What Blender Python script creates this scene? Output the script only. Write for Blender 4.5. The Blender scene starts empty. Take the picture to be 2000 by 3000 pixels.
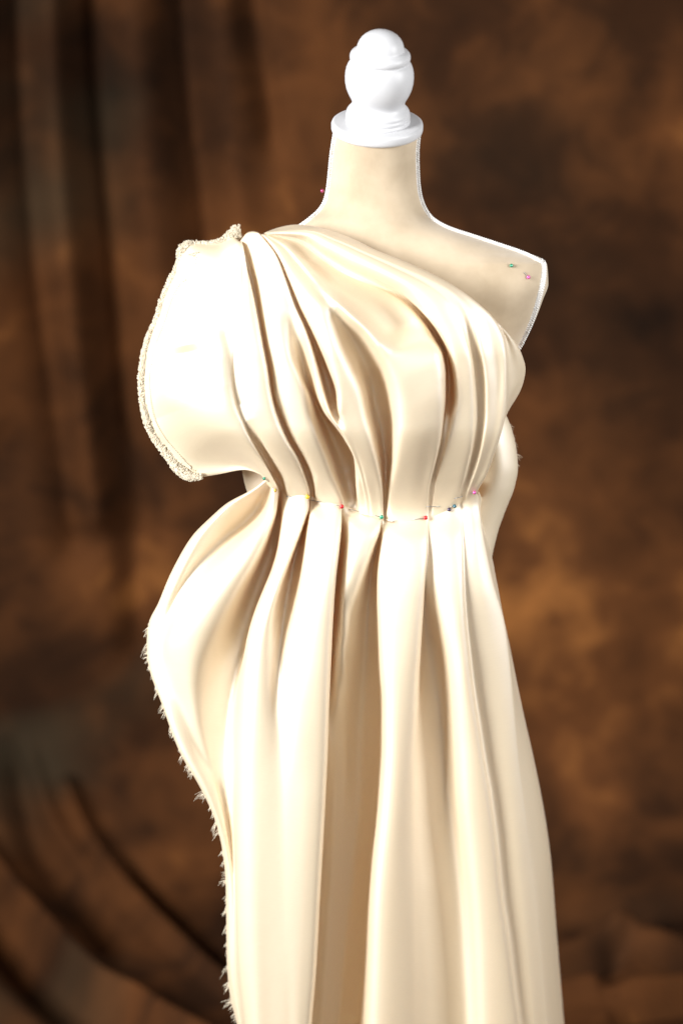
import bpy, math, random
import numpy as np
from mathutils import Vector, Matrix

rng = np.random.default_rng(7)
random.seed(7)
scene = bpy.context.scene
COL = scene.collection

# ------------------------------------------------------------------ camera
F = 7083.0                       # focal length in photo pixels (2000 x 3000)
PX = 0.0004                      # metres per photo pixel at the dress form
PITCH = math.radians(16.0)
TZ = 1.15
DIST = F * PX
FWD = np.array([0.0, math.cos(PITCH), -math.sin(PITCH)])
UP = np.array([0.0, math.sin(PITCH), math.cos(PITCH)])
RIGHT = np.array([1.0, 0.0, 0.0])
CAM = np.array([0.0, 0.0, TZ]) - DIST * FWD

cam_data = bpy.data.cameras.new("camera")
cam = bpy.data.objects.new("camera", cam_data)
COL.objects.link(cam)
cam.location = CAM
cam.rotation_euler = (math.pi / 2 - PITCH, 0, 0)
cam_data.sensor_fit = 'VERTICAL'
cam_data.sensor_height = 36.0
cam_data.sensor_width = 24.0
cam_data.lens = F / 3000.0 * 36.0
cam_data.clip_end = 60.0
cam_data.clip_start = 0.05
cam_data.dof.use_dof = True
cam_data.dof.focus_distance = DIST - 0.075
cam_data.dof.aperture_fstop = 2.0
scene.camera = cam

# ------------------------------------------------------------------ world, lamps, exposure
world = bpy.data.worlds.new("World")
scene.world = world
world.use_nodes = True
wb = world.node_tree.nodes["Background"]
wb.inputs[0].default_value = (1.0, 0.95, 0.9, 1)
wb.inputs[1].default_value = 0.02

def area_lamp(name, loc, target, sx, sy, power, col=(1, 1, 1), spread=180):
    d = bpy.data.lights.new(name, 'AREA')
    d.shape = 'RECTANGLE'
    d.size, d.size_y, d.energy, d.color = sx, sy, power, col
    o = bpy.data.objects.new(name, d)
    COL.objects.link(o)
    o.location = loc
    d.spread = math.radians(spread)
    o.rotation_euler = (Vector(target) - Vector(loc)).to_track_quat('-Z', 'Y').to_euler()
    return o

area_lamp("key_softbox", (-3.2, -2.4, 2.5), (0, 0, 1.30), 1.5, 2.0, 110, (1.0, 1.0, 1.0), 84)
area_lamp("side_softbox", (2.1, -0.75, 1.9), (0, 0, 1.2), 0.7, 1.4, 31, (1.0, 1.0, 1.0), 130)
area_lamp("fill_softbox", (0.5, -3.2, 2.3), (0, 0, 1.2), 1.6, 1.2, 8, (1.0, 1.0, 1.0), 110)

scene.view_settings.view_transform = 'Standard'
scene.view_settings.look = 'None'
scene.view_settings.exposure = 0.0
scene.view_settings.gamma = 1.0
scene.view_settings.use_curve_mapping = False
scene.cycles.max_bounces = 10
scene.cycles.diffuse_bounces = 6
scene.cycles.use_denoising = True

# ------------------------------------------------------------------ helpers
def at(px, py, d):
    """photo pixel + distance d (pixels) in front of the form's middle plane -> world point(s)"""
    px, py, d = np.broadcast_arrays(np.asarray(px, float), np.asarray(py, float), np.asarray(d, float))
    a = (px - 1000.0) / F
    b = (1500.0 - py) / F
    dirv = FWD[None] + a.reshape(-1, 1) * RIGHT[None] + b.reshape(-1, 1) * UP[None]
    y = -d.reshape(-1) * PX
    t = (y - CAM[1]) / dirv[:, 1]
    p = CAM[None] + t[:, None] * dirv
    return p.reshape(px.shape + (3,))

def to_px(P):
    v = np.asarray(P, float) - CAM
    z = v @ FWD
    return 1000.0 + F * (v @ RIGHT) / z, 1500.0 - F * (v @ UP) / z

def pchip(xk, yk, x):
    """monotone cubic through (xk, yk); linear beyond the ends"""
    xk = np.asarray(xk, float); yk = np.asarray(yk, float); x = np.asarray(x, float)
    h = np.diff(xk); dl = np.diff(yk) / h
    n = len(xk); m = np.zeros(n)
    if n == 2:
        m[:] = dl[0]
    else:
        for i in range(1, n - 1):
            if dl[i - 1] * dl[i] > 0:
                w1 = 2 * h[i] + h[i - 1]; w2 = h[i] + 2 * h[i - 1]
                m[i] = (w1 + w2) / (w1 / dl[i - 1] + w2 / dl[i])
        m[0] = dl[0]; m[-1] = dl[-1]
    k = np.clip(np.searchsorted(xk, x) - 1, 0, n - 2)
    t = (x - xk[k]) / h[k]
    tc = np.clip(t, 0, 1)
    r = ((1 + 2 * tc) * (1 - tc) ** 2 * yk[k] + tc * (1 - tc) ** 2 * h[k] * m[k]
         + tc ** 2 * (3 - 2 * tc) * yk[k + 1] + tc ** 2 * (tc - 1) * h[k] * m[k + 1])
    return r + np.where(t < 0, t * h[k] * m[0], 0) + np.where(t > 1, (t - 1) * h[k] * m[-1], 0)

def catmull(P, per, alpha=0.5):
    """centripetal Catmull-Rom through P[n, rows, 3] along axis 0; per samples for each span"""
    n = P.shape[0]
    E = np.concatenate([2 * P[:1] - P[1:2], P, 2 * P[-1:] - P[-2:-1]], 0)
    dist = np.maximum(np.linalg.norm(np.diff(E, axis=0), axis=-1), 1e-4) ** alpha
    T = np.concatenate([np.zeros_like(dist[:1]), np.cumsum(dist, 0)], 0)[..., None]
    out = []
    for i in range(n - 1):
        p0, p1, p2, p3 = E[i], E[i + 1], E[i + 2], E[i + 3]
        t0, t1, t2, t3 = T[i], T[i + 1], T[i + 2], T[i + 3]
        k = per if np.isscalar(per) else per[i]
        for s in range(k):
            t = t1 + (t2 - t1) * (s / k)
            a1 = (t1 - t) / (t1 - t0) * p0 + (t - t0) / (t1 - t0) * p1
            a2 = (t2 - t) / (t2 - t1) * p1 + (t - t1) / (t2 - t1) * p2
            a3 = (t3 - t) / (t3 - t2) * p2 + (t - t2) / (t3 - t2) * p3
            b1 = (t2 - t) / (t2 - t0) * a1 + (t - t0) / (t2 - t0) * a2
            b2 = (t3 - t) / (t3 - t1) * a2 + (t - t1) / (t3 - t1) * a3
            out.append((t2 - t) / (t2 - t1) * b1 + (t - t1) / (t2 - t1) * b2)
    out.append(P[-1])
    return np.array(out)

def smooth1(a, axis, k):
    """binomial smoothing with end points held"""
    for _ in range(k):
        b = np.moveaxis(a, axis, 0).copy()
        b[1:-1] = 0.25 * b[:-2] + 0.5 * b[1:-1] + 0.25 * b[2:]
        a = np.moveaxis(b, 0, axis)
    return a

def link(name, verts, faces, mat, parent=None, smooth=True):
    me = bpy.data.meshes.new(name)
    me.from_pydata([tuple(v) for v in verts], [], [tuple(int(i) for i in f) for f in faces])
    me.update()
    if smooth:
        me.polygons.foreach_set("use_smooth", [True] * len(me.polygons))
    if mat is not None:
        me.materials.append(mat)
    o = bpy.data.objects.new(name, me)
    COL.objects.link(o)
    if parent is not None:
        o.parent = parent
        o.matrix_parent_inverse = Matrix.Translation(-Vector(parent.location))
    return o

def grid_faces(nu, nv, closed=False):
    f = []
    for i in range(nu if closed else nu - 1):
        j0 = i * nv; j1 = ((i + 1) % nu) * nv
        for k in range(nv - 1):
            f.append((j0 + k, j1 + k, j1 + k + 1, j0 + k + 1))
    return f

def grid(name, G, mat, parent=None, uv=None):
    """G[nu, nv, 3] world points"""
    nu, nv = G.shape[:2]
    o = link(name, G.reshape(-1, 3), grid_faces(nu, nv), mat, parent)
    if uv is not None:
        me = o.data
        l = me.uv_layers.new(name="UVMap")
        idx = np.empty(len(me.loops), dtype=np.int32)
        me.loops.foreach_get("vertex_index", idx)
        l.data.foreach_set("uv", uv.reshape(-1, 2)[idx].astype(np.float32).ravel())
    return o

def tube_data(P, R, seg=8, cap=True):
    P = np.asarray(P, float); n = len(P)
    R = np.broadcast_to(np.asarray(R, float), (n,))
    T = np.gradient(P, axis=0)
    T /= np.maximum(np.linalg.norm(T, axis=1), 1e-9)[:, None]
    ref = np.array([0, 1.0, 0.0])
    if abs(T[0] @ ref) > 0.9:
        ref = np.array([1.0, 0, 0])
    v = []
    N = ref - T[0] * (ref @ T[0]); N /= np.linalg.norm(N)
    for i in range(n):
        N = N - T[i] * (N @ T[i]); N /= max(np.linalg.norm(N), 1e-9)
        B = np.cross(T[i], N)
        for s in range(seg):
            a = 2 * math.pi * s / seg
            v.append(P[i] + R[i] * (math.cos(a) * N + math.sin(a) * B))
    f = []
    for i in range(n - 1):
        for s in range(seg):
            t = (s + 1) % seg
            f.append((i * seg + s, i * seg + t, (i + 1) * seg + t, (i + 1) * seg + s))
    if cap:
        f.append(tuple(range(seg - 1, -1, -1)))
        f.append(tuple(range((n - 1) * seg, n * seg)))
    return v, f

class MB:
    def __init__(s): s.v = []; s.f = []
    def add(s, v, f):
        o = len(s.v); s.v.extend([tuple(p) for p in v]); s.f.extend([tuple(i + o for i in q) for q in f])
    def tube(s, P, R, seg=6): s.add(*tube_data(P, R, seg))
    def ball(s, c, ax, r, nu=8, nv=5):
        """ellipsoid: centre, 3 axes (rows, unit), radii"""
        ax = np.asarray(ax); v = [np.asarray(c) + ax[2] * r[2]]
        for j in range(1, nv):
            th = math.pi * j / nv
            for i in range(nu):
                ph = 2 * math.pi * i / nu
                v.append(np.asarray(c) + ax[0] * r[0] * math.sin(th) * math.cos(ph)
                         + ax[1] * r[1] * math.sin(th) * math.sin(ph) + ax[2] * r[2] * math.cos(th))
        v.append(np.asarray(c) - ax[2] * r[2])
        f = []
        for i in range(nu):
            f.append((0, 1 + i, 1 + (i + 1) % nu))
        for j in range(nv - 2):
            for i in range(nu):
                a = 1 + j * nu
                f.append((a + i, a + nu + i, a + nu + (i + 1) % nu, a + (i + 1) % nu))
        a = 1 + (nv - 2) * nu; e = len(v) - 1
        for i in range(nu):
            f.append((a + i, e, a + (i + 1) % nu))
        s.add(v, f)
    def build(s, name, mat, parent=None): return link(name, s.v, s.f, mat, parent)

def empty(name, loc, label=None, cat=None, group=None):
    o = bpy.data.objects.new(name, None)
    o.empty_display_size = 0.05
    o.location = loc
    COL.objects.link(o)
    if label: o["label"] = label
    if cat: o["category"] = cat
    if group: o["group"] = group
    return o

def resample(pts, n):
    P = np.asarray(pts, float)
    s = np.concatenate([[0], np.cumsum(np.linalg.norm(np.diff(P[:, :2], axis=0), axis=1))])
    s /= s[-1]
    v = np.linspace(0, 1, n)
    return np.stack([pchip(s, P[:, k], v) for k in range(P.shape[1])], -1)

# ------------------------------------------------------------------ materials
def new_mat(name):
    m = bpy.data.materials.new(name)
    m.use_nodes = True
    nt = m.node_tree
    return m, nt, nt.nodes["Principled BSDF"]

def N(nt, t, **kw):
    n = nt.nodes.new(t)
    for k, v in kw.items():
        if k in n.inputs: n.inputs[k].default_value = v
        else: setattr(n, k, v)
    return n

def satin_material(name, base, rough, metal):
    m, nt, b = new_mat(name)
    uv = N(nt, "ShaderNodeTexCoord")
    # fine twill of the satin: thin lines across the cloth plus a slub noise
    mp = N(nt, "ShaderNodeMapping"); mp.inputs["Scale"].default_value = (110, 620, 1)
    nt.links.new(uv.outputs["UV"], mp.inputs["Vector"])
    n1 = N(nt, "ShaderNodeTexNoise"); n1.inputs["Scale"].default_value = 1.0; n1.inputs["Detail"].default_value = 2.0
    nt.links.new(mp.outputs["Vector"], n1.inputs["Vector"])
    n2 = N(nt, "ShaderNodeTexNoise"); n2.inputs["Scale"].default_value = 14.0; n2.inputs["Detail"].default_value = 3.0
    nt.links.new(uv.outputs["Object"], n2.inputs["Vector"])
    add = N(nt, "ShaderNodeMath", operation='MULTIPLY_ADD')
    nt.links.new(n2.outputs["Fac"], add.inputs[0]); add.inputs[1].default_value = 6.0
    nt.links.new(n1.outputs["Fac"], add.inputs[2])
    bp = N(nt, "ShaderNodeBump"); bp.inputs["Strength"].default_value = 0.15; bp.inputs["Distance"].default_value = 0.0006
    nt.links.new(add.outputs[0], bp.inputs["Height"])
    nt.links.new(bp.outputs["Normal"], b.inputs["Normal"])
    mix = N(nt, "ShaderNodeMix", data_type='RGBA')
    mix.inputs[6].default_value = (base[0] * 0.92, base[1] * 0.90, base[2] * 0.86, 1)
    mix.inputs[7].default_value = (base[0], base[1], base[2], 1)
    nt.links.new(n1.outputs["Fac"], mix.inputs[0])
    nt.links.new(mix.outputs[2], b.inputs["Base Color"])
    b.inputs["Roughness"].default_value = rough
    b.inputs["Metallic"].default_value = metal
    b.inputs["Specular IOR Level"].default_value = 0.5
    b.inputs["Sheen Weight"].default_value = 0.1
    b.inputs["Sheen Roughness"].default_value = 0.4
    # thin cloth lets a little warm light through
    tr = N(nt, "ShaderNodeBsdfTranslucent"); tr.inputs["Color"].default_value = (0.95, 0.55, 0.19, 1)
    ms = N(nt, "ShaderNodeMixShader"); ms.inputs[0].default_value = 0.15
    out = nt.nodes["Material Output"]
    # long satin floats: a broad second lobe of gloss over the dyed yarn
    gl = N(nt, "ShaderNodeBsdfGlossy"); gl.inputs["Color"].default_value = (0.95, 0.93, 0.91, 1); gl.inputs["Roughness"].default_value = 0.60
    nt.links.new(bp.outputs["Normal"], gl.inputs["Normal"])
    mg = N(nt, "ShaderNodeMixShader"); mg.inputs[0].default_value = 0.38
    nt.links.new(b.outputs[0], mg.inputs[1]); nt.links.new(gl.outputs[0], mg.inputs[2])
    nt.links.new(mg.outputs[0], ms.inputs[1]); nt.links.new(tr.outputs[0], ms.inputs[2])
    nt.links.new(ms.outputs[0], out.inputs["Surface"])
    return m

SATIN = satin_material("cream_satin", (0.84, 0.705, 0.46), 0.42, 0.0)

def suede_material():
    m, nt, b = new_mat("beige_suede")
    tc = N(nt, "ShaderNodeTexCoord")
    n1 = N(nt, "ShaderNodeTexNoise"); n1.inputs["Scale"].default_value = 14.0; n1.inputs["Detail"].default_value = 4.0; n1.inputs["Roughness"].default_value = 0.55
    n2 = N(nt, "ShaderNodeTexNoise"); n2.inputs["Scale"].default_value = 900.0; n2.inputs["Detail"].default_value = 2.0
    nt.links.new(tc.outputs["Object"], n1.inputs["Vector"]); nt.links.new(tc.outputs["Object"], n2.inputs["Vector"])
    cr = N(nt, "ShaderNodeValToRGB")
    cr.color_ramp.elements[0].position = 0.35; cr.color_ramp.elements[0].color = (0.41, 0.32, 0.215, 1)
    cr.color_ramp.elements[1].position = 0.68; cr.color_ramp.elements[1].color = (0.55, 0.445, 0.315, 1)
    nt.links.new(n1.outputs["Fac"], cr.inputs[0])
    nt.links.new(cr.outputs[0], b.inputs["Base Color"])
    bp = N(nt, "ShaderNodeBump"); bp.inputs["Strength"].default_value = 0.25; bp.inputs["Distance"].default_value = 0.0006
    nt.links.new(n2.outputs["Fac"], bp.inputs["Height"]); nt.links.new(bp.outputs["Normal"], b.inputs["Normal"])
    b.inputs["Roughness"].default_value = 0.85
    b.inputs["Specular IOR Level"].default_value = 0.15
    b.inputs["Sheen Weight"].default_value = 0.4
    b.inputs["Sheen Roughness"].default_value = 0.5
    return m
SUEDE = suede_material()

def plain(name, col, rough, spec=0.5, metal=0.0, coat=0.0, bump=None):
    m, nt, b = new_mat(name)
    b.inputs["Base Color"].default_value = (*col, 1)
    b.inputs["Roughness"].default_value = rough
    b.inputs["Specular IOR Level"].default_value = spec
    b.inputs["Metallic"].default_value = metal
    b.inputs["Coat Weight"].default_value = coat
    tc = N(nt, "ShaderNodeTexCoord")
    n1 = N(nt, "ShaderNodeTexNoise"); n1.inputs["Scale"].default_value = (bump or (60, 0.03))[0]; n1.inputs["Detail"].default_value = 3.0
    nt.links.new(tc.outputs["Object"], n1.inputs["Vector"])
    bp = N(nt, "ShaderNodeBump"); bp.inputs["Strength"].default_value = (bump or (60, 0.03))[1]; bp.inputs["Distance"].default_value = 0.001
    nt.links.new(n1.outputs["Fac"], bp.inputs["Height"]); nt.links.new(bp.outputs["Normal"], b.inputs["Normal"])
    return m
WHITE_PAINT = plain("white_lacquer", (0.56, 0.56, 0.57), 0.42, 0.5, 0, 0.0, (30, 0.05))
BRAID = plain("white_braid", (0.74, 0.72, 0.69), 0.7, 0.2, 0, 0, (1500, 0.2))
CHENILLE = plain("cream_chenille", (0.60, 0.53, 0.41), 0.9, 0.1, 0, 0, (1500, 0.5))
THREAD = plain("cream_thread", (0.85, 0.76, 0.60), 0.6, 0.2)
STEEL = plain("pin_steel", (0.30, 0.29, 0.27), 0.35, 0.5, 0.7)

def pearl(name, col):
    return plain(name, col, 0.22, 0.6, 0.35, 0.6)

def backdrop_material():
    m, nt, b = new_mat("mottled_muslin")
    tc = N(nt, "ShaderNodeTexCoord")
    def noise(scale, det, rough, dist=0.0, off=(0, 0, 0)):
        mp = N(nt, "ShaderNodeMapping"); mp.inputs["Location"].default_value = off
        nt.links.new(tc.outputs["UV"], mp.inputs["Vector"])
        n = N(nt, "ShaderNodeTexNoise")
        n.inputs["Scale"].default_value = scale; n.inputs["Detail"].default_value = det
        n.inputs["Roughness"].default_value = rough; n.inputs["Distortion"].default_value = dist
        nt.links.new(mp.outputs["Vector"], n.inputs["Vector"])
        return n
    n1 = noise(1.9, 4.5, 0.55, 0.25, (3.1, 1.7, 0))
    n2 = noise(9.0, 4.0, 0.6, 0.6, (7.7, 4.1, 0))
    n3 = noise(1.4, 3.0, 0.5, 0.2, (1.3, 8.9, 0))
    av = N(nt, "ShaderNodeMath", operation='MULTIPLY_ADD'); av.inputs[1].default_value = 0.76
    nt.links.new(n1.outputs["Fac"], av.inputs[0])
    sc = N(nt, "ShaderNodeMath", operation='MULTIPLY'); sc.inputs[1].default_value = 0.24
    nt.links.new(n2.outputs["Fac"], sc.inputs[0]); nt.links.new(sc.outputs[0], av.inputs[2])
    cr = N(nt, "ShaderNodeValToRGB"); e = cr.color_ramp.elements
    e[0].position = 0.30; e[0].color = (0.0050, 0.0023, 0.0010, 1)
    e[1].position = 0.74; e[1].color = (0.35, 0.135, 0.034, 1)
    x = e.new(0.45); x.color = (0.030, 0.0110, 0.0036, 1)
    x = e.new(0.57); x.color = (0.090, 0.0315, 0.0090, 1)
    nt.links.new(av.outputs[0], cr.inputs[0])
    # olive-grey dye in broad patches
    cr2 = N(nt, "ShaderNodeValToRGB")
    cr2.color_ramp.elements[0].position = 0.50; cr2.color_ramp.elements[0].color = (0, 0, 0, 1)
    cr2.color_ramp.elements[1].position = 0.68; cr2.color_ramp.elements[1].color = (1, 1, 1, 1)
    nt.links.new(n3.outputs["Fac"], cr2.inputs[0])
    mix = N(nt, "ShaderNodeMix", data_type='RGBA')
    mix.inputs[7].default_value = (0.034, 0.025, 0.0135, 1)
    mu = N(nt, "ShaderNodeMath", operation='MULTIPLY'); mu.inputs[1].default_value = 0.7
    nt.links.new(cr2.outputs[0], mu.inputs[0])
    # the grey-green dye sits on the left end of the cloth
    sx = N(nt, "ShaderNodeSeparateXYZ"); nt.links.new(tc.outputs["UV"], sx.inputs[0])
    mr = N(nt, "ShaderNodeMapRange"); mr.interpolation_type = 'SMOOTHSTEP'
    mr.inputs["From Min"].default_value = -0.15; mr.inputs["From Max"].default_value = -0.45
    mr.inputs["To Min"].default_value = 0.12; mr.inputs["To Max"].default_value = 1.1
    nt.links.new(sx.outputs[0], mr.inputs["Value"]); nt.links.new(mr.outputs[0], mu.inputs[1])
    nt.links.new(mu.outputs[0], mix.inputs[0]); nt.links.new(cr.outputs[0], mix.inputs[6])
    nt.links.new(mix.outputs[2], b.inputs["Base Color"])
    b.inputs["Roughness"].default_value = 0.9
    b.inputs["Specular IOR Level"].default_value = 0.1
    return m
MUSLIN = backdrop_material()

# ------------------------------------------------------------------ backdrop
def stroke_field(px, py, strokes):
    """sum of soft ridges (+) and furrows (-) along photo polylines"""
    out = np.zeros_like(px)
    for pts, w, amp in strokes:
        P = resample([(a[0], a[1]) for a in pts], 22)
        sel = ((px > P[:, 0].min() - 4 * w) & (px < P[:, 0].max() + 4 * w) & (py > P[:, 1].min() - 4 * w) & (py < P[:, 1].max() + 4 * w))
        if not sel.any(): continue
        PXF, PYF, OUTF = px, py, out
        px, py = px[sel], py[sel]
        d2 = np.full(px.shape, 1e18); tt = np.zeros(px.shape)
        for i in range(len(P) - 1):
            a, c = P[i], P[i + 1]
            e = c - a; L = e @ e + 1e-9
            t = np.clip(((px - a[0]) * e[0] + (py - a[1]) * e[1]) / L, 0, 1)
            q = (px - a[0] - t * e[0]) ** 2 + (py - a[1] - t * e[1]) ** 2
            m = q < d2
            d2 = np.where(m, q, d2); tt = np.where(m, (i + t) / (len(P) - 1), tt)
        fade = np.clip(np.minimum(tt, 1 - tt) * 6, 0, 1) if isinstance(amp, tuple) else 1.0
        a = amp[0] if isinstance(amp, tuple) else amp
        OUTF[sel] += a * fade * np.exp(-d2 / (2 * w * w))
        px, py, out = PXF, PYF, OUTF
    return out

def build_backdrop():
    YB, RAD = 1.42, 0.28
    prof = []
    for y in np.concatenate([np.linspace(-1.6, -0.5, 14)[:-1], np.linspace(-0.5, YB - RAD, 150)]): prof.append((y, 0.10))
    for a in np.linspace(0, math.pi / 2, 70)[1:]:
        prof.append((YB - RAD + RAD * math.sin(a), 0.10 + RAD - RAD * math.cos(a)))
    for z in np.linspace(RAD, 3.3, 230)[1:]: prof.append((YB, 0.10 + z))
    prof = np.array(prof)
    tn = np.gradient(prof, axis=0); tn /= np.linalg.norm(tn, axis=1)[:, None]
    nr = np.stack([-tn[:, 1], tn[:, 0]], -1)              # towards the camera / up
    s = np.concatenate([[0], np.cumsum(np.linalg.norm(np.diff(prof, axis=0), axis=1))])
    X = np.concatenate([np.linspace(-2.0, -0.85, 60)[:-1], np.linspace(-0.85, 0.85, 560), np.linspace(0.85, 2.0, 60)[1:]])
    G = np.zeros((len(X), len(prof), 3))
    G[..., 0] = X[:, None]; G[..., 1] = prof[None, :, 0]; G[..., 2] = prof[None, :, 1]
    px, py = to_px(G.reshape(-1, 3)); px = px.reshape(G.shape[:2]); py = py.reshape(G.shape[:2])
    front = (G[..., 1] > -0.6)
    strokes = [
        ([(45, -200), (45, 0), (64, 383), (89, 638), (108, 829), (147, 1084), (185, 1340), (215, 1600)], 42, -0.042),
        ([(150, -200), (155, 0), (170, 400), (200, 800), (235, 1200), (270, 1500)], 45, 0.042),
        ([(255, -200), (255, 0), (274, 319), (306, 638), (338, 957), (370, 1276), (395, 1600), (410, 1900)], 44, -0.046),
        ([(385, -200), (390, 0), (420, 400), (455, 800), (480, 1200)], 55, 0.04),
        ([(525, -200), (529, 0), (561, 383), (593, 574), (615, 800)], 42, -0.042),
        ([(640, -200), (645, 0), (680, 400), (705, 700)], 50, 0.03),
        ([(728, -200), (733, 0), (784, 287), (815, 500)], 28, (-0.03,)),
        ([(-120, -200), (-100, 500), (-40, 1200)], 60, 0.03),
        # swags where the cloth sweeps down to the floor, lower left
        ([(-60, 2470), (0, 2548), (67, 2637), (134, 2713), (223, 2812), (312, 2888), (402, 2932), (491, 2986), (620, 3050)], 17, 0.042),
        ([(-90, 2590), (-30, 2670), (37, 2755), (104, 2830), (200, 2920), (290, 2990), (400, 3060)], 44, -0.07),
        ([(200, 2300), (250, 2432), (304, 2521), (379, 2615), (469, 2704), (580, 2794), (661, 2861), (760, 2930)], 16, 0.042),
        ([(330, 2490), (400, 2580), (480, 2665), (580, 2755), (661, 2825), (760, 2890)], 22, (-0.04,)),
        ([(60, 2150), (103, 2267), (147, 2388), (214, 2490), (286, 2590)], 18, (0.025,)),
        ([(20, 2150), (60, 2330), (100, 2450), (170, 2560), (260, 2680), (380, 2790)], 36, (-0.045,)),
        # rucks on the floor, lower right
        ([(1450, 2715), (1650, 2700), (1900, 2690), (2200, 2670)], 26, (-0.025,)),
        ([(1450, 2880), (1560, 2852), (1645, 2825), (1706, 2806), (1783, 2783), (1880, 2750)], 13, (0.034,)),
        ([(1450, 2905), (1560, 2885), (1645, 2860), (1744, 2842), (1815, 2806), (1860, 2790)], 15, (-0.048,)),
        ([(1690, 2745), (1821, 2764), (1900, 2782), (2000, 2800), (2200, 2815)], 15, (0.034,)),
        ([(1740, 2925), (1821, 2886), (1897, 2858), (2000, 2830), (2200, 2812)], 18, (-0.05,)),
        ([(1450, 2950), (1600, 2940), (1750, 2915), (1900, 2925), (2200, 2890)], 17, (0.034,)),
        ([(1780, 2995), (1900, 2968), (2000, 2955), (2200, 2945)], 15, (-0.042,)),
    ]
    h = stroke_field(px, py, strokes)
    # slow unevenness of the hanging cloth
    h += 0.012 * np.sin(G[..., 0] * 5.1 + 0.7 * np.sin(G[..., 2] * 1.7)) + 0.006 * np.sin(G[..., 0] * 13.0 + G[..., 2] * 2.3)
    h = np.where(front, h, 0)
    G[..., 1] += nr[None, :, 0] * h
    G[..., 2] += nr[None, :, 1] * h
    G[..., 2] = np.maximum(G[..., 2], 0.003)
    uv = np.zeros(G.shape[:2] + (2,)); uv[..., 0] = X[:, None]; uv[..., 1] = s[None, :]
    o = grid("backdrop", G, MUSLIN, None, uv)
    o["label"] = "mottled brown muslin studio backdrop hanging behind the dress and sweeping onto the floor"
    o["category"] = "backdrop"
    return o
build_backdrop()
fl = link("floor", [(-4, -5, -0.004), (4, -5, -0.004), (4, 3, -0.004), (-4, 3, -0.004)], [(0, 1, 2, 3)], plain("dark_floor", (0.05, 0.04, 0.035), 0.6))
fl["kind"] = "structure"

# ------------------------------------------------------------------ dress form
form = empty("dress_form", tuple(at(1103, 3980, 0)), "beige suede dress form with white turned wooden knob and braid trim, wearing the satin dress", "dress form")

RY = [385, 450, 520, 560, 590, 612, 628, 640, 662, 688, 713, 739, 759, 775, 800, 831, 876, 943, 1025, 1120, 1250, 1400, 1550, 1700, 1900]
RX = [1227, 1224, 1226, 1231, 1238, 1247, 1257, 1270, 1312, 1386, 1462, 1539, 1588, 1601, 1604, 1605, 1590, 1564, 1518, 1480, 1425, 1395, 1420, 1450, 1450]
LX = [979, 969, 962, 958, 948, 934, 918, 900, 868, 806, 740, 670, 620, 606, 603, 602, 618, 650, 690, 730, 770, 800, 790, 770, 770]
FD = [118, 112, 106, 104, 106, 110, 116, 122, 132, 142, 150, 156, 160, 163, 166, 170, 174, 176, 160, 120, 85, 70, 60, 50, 50]
BD = [118, 116, 112, 112, 114, 118, 124, 130, 142, 152, 160, 166, 170, 172, 176, 180, 186, 190, 190, 180, 160, 145, 165, 190, 190]
NE = [2.0, 2.0, 2.0, 2.0, 2.0, 2.0, 2.0, 2.0, 2.0, 2.0, 2.05, 2.2, 2.6, 3.2, 3.6, 3.8, 3.6, 3.2, 2.6, 2.3, 2.2, 2.2, 2.2, 2.2, 2.2]

def form_front(px, py):
    r = pchip(RY, RX, py); l = pchip(RY, LX, py)
    c = (r + l) / 2; w = (r - l) / 2
    n = pchip(RY, NE, py)
    t = np.clip(np.abs(px - c) / w, 0, 0.999)
    return pchip(RY, FD, py) * (1 - t ** n) ** (1 / n)

def build_torso():
    ys = np.concatenate([np.linspace(385, 620, 60), np.linspace(622, 790, 110), np.linspace(793, 1900, 160)])
    K = 120
    rows = []
    for y in ys:
        r, l = pchip(RY, RX, [y])[0], pchip(RY, LX, [y])[0]
        fd, bd, n = pchip(RY, FD, [y])[0], pchip(RY, BD, [y])[0], pchip(RY, NE, [y])[0]
        c, w = (r + l) / 2, (r - l) / 2
        a = np.linspace(0, 2 * math.pi, K, endpoint=False)
        ca, sa = np.cos(a), np.sin(a)
        x = c + w * np.sign(ca) * np.abs(ca) ** (2 / n)
        d = np.where(sa >= 0, fd, bd) * np.sign(sa) * np.abs(sa) ** (2 / n)
        k = 0.16 * np.clip((490 - y) / 100, 0, 1)
        rows.append(at(x, y + k * np.maximum(d, 0), d))
    G = np.array(rows).transpose(1, 0, 2)
    f = grid_faces(K, len(ys), closed=True)
    v = list(G.reshape(-1, 3))
    f.append(tuple(i * len(ys) for i in range(K)))
    f.append(tuple(i * len(ys) + len(ys) - 1 for i in range(K - 1, -1, -1)))
    return link("torso", v, f, SUEDE, form)
build_torso()

def lathe(name, base_px, base_py, prof, tilt, roll, mat, parent):
    """prof: (radius px, height px) from the base up, round an axis leaning towards the camera"""
    o = at(base_px, base_py, 0)
    ax = np.array([math.sin(roll), -math.sin(tilt) * math.cos(roll), math.cos(tilt) * math.cos(roll)])
    u = np.array([1.0, 0, 0]); u -= ax * (u @ ax); u /= np.linalg.norm(u)
    w = np.cross(ax, u)
    S = 72
    v = []
    for r, h in prof:
        for s in range(S):
            a = 2 * math.pi * s / S
            v.append(o + ax * h * PX + (u * math.cos(a) + w * math.sin(a)) * r * PX)
    f = []
    for i in range(len(prof) - 1):
        for s in range(S):
            t = (s + 1) % S
            f.append((i * S + s, i * S + t, (i + 1) * S + t, (i + 1) * S + s))
    f.append(tuple(range(S - 1, -1, -1)))
    f.append(tuple(range((len(prof) - 1) * S, len(prof) * S)))
    return link(name, v, f, mat, parent)

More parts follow.
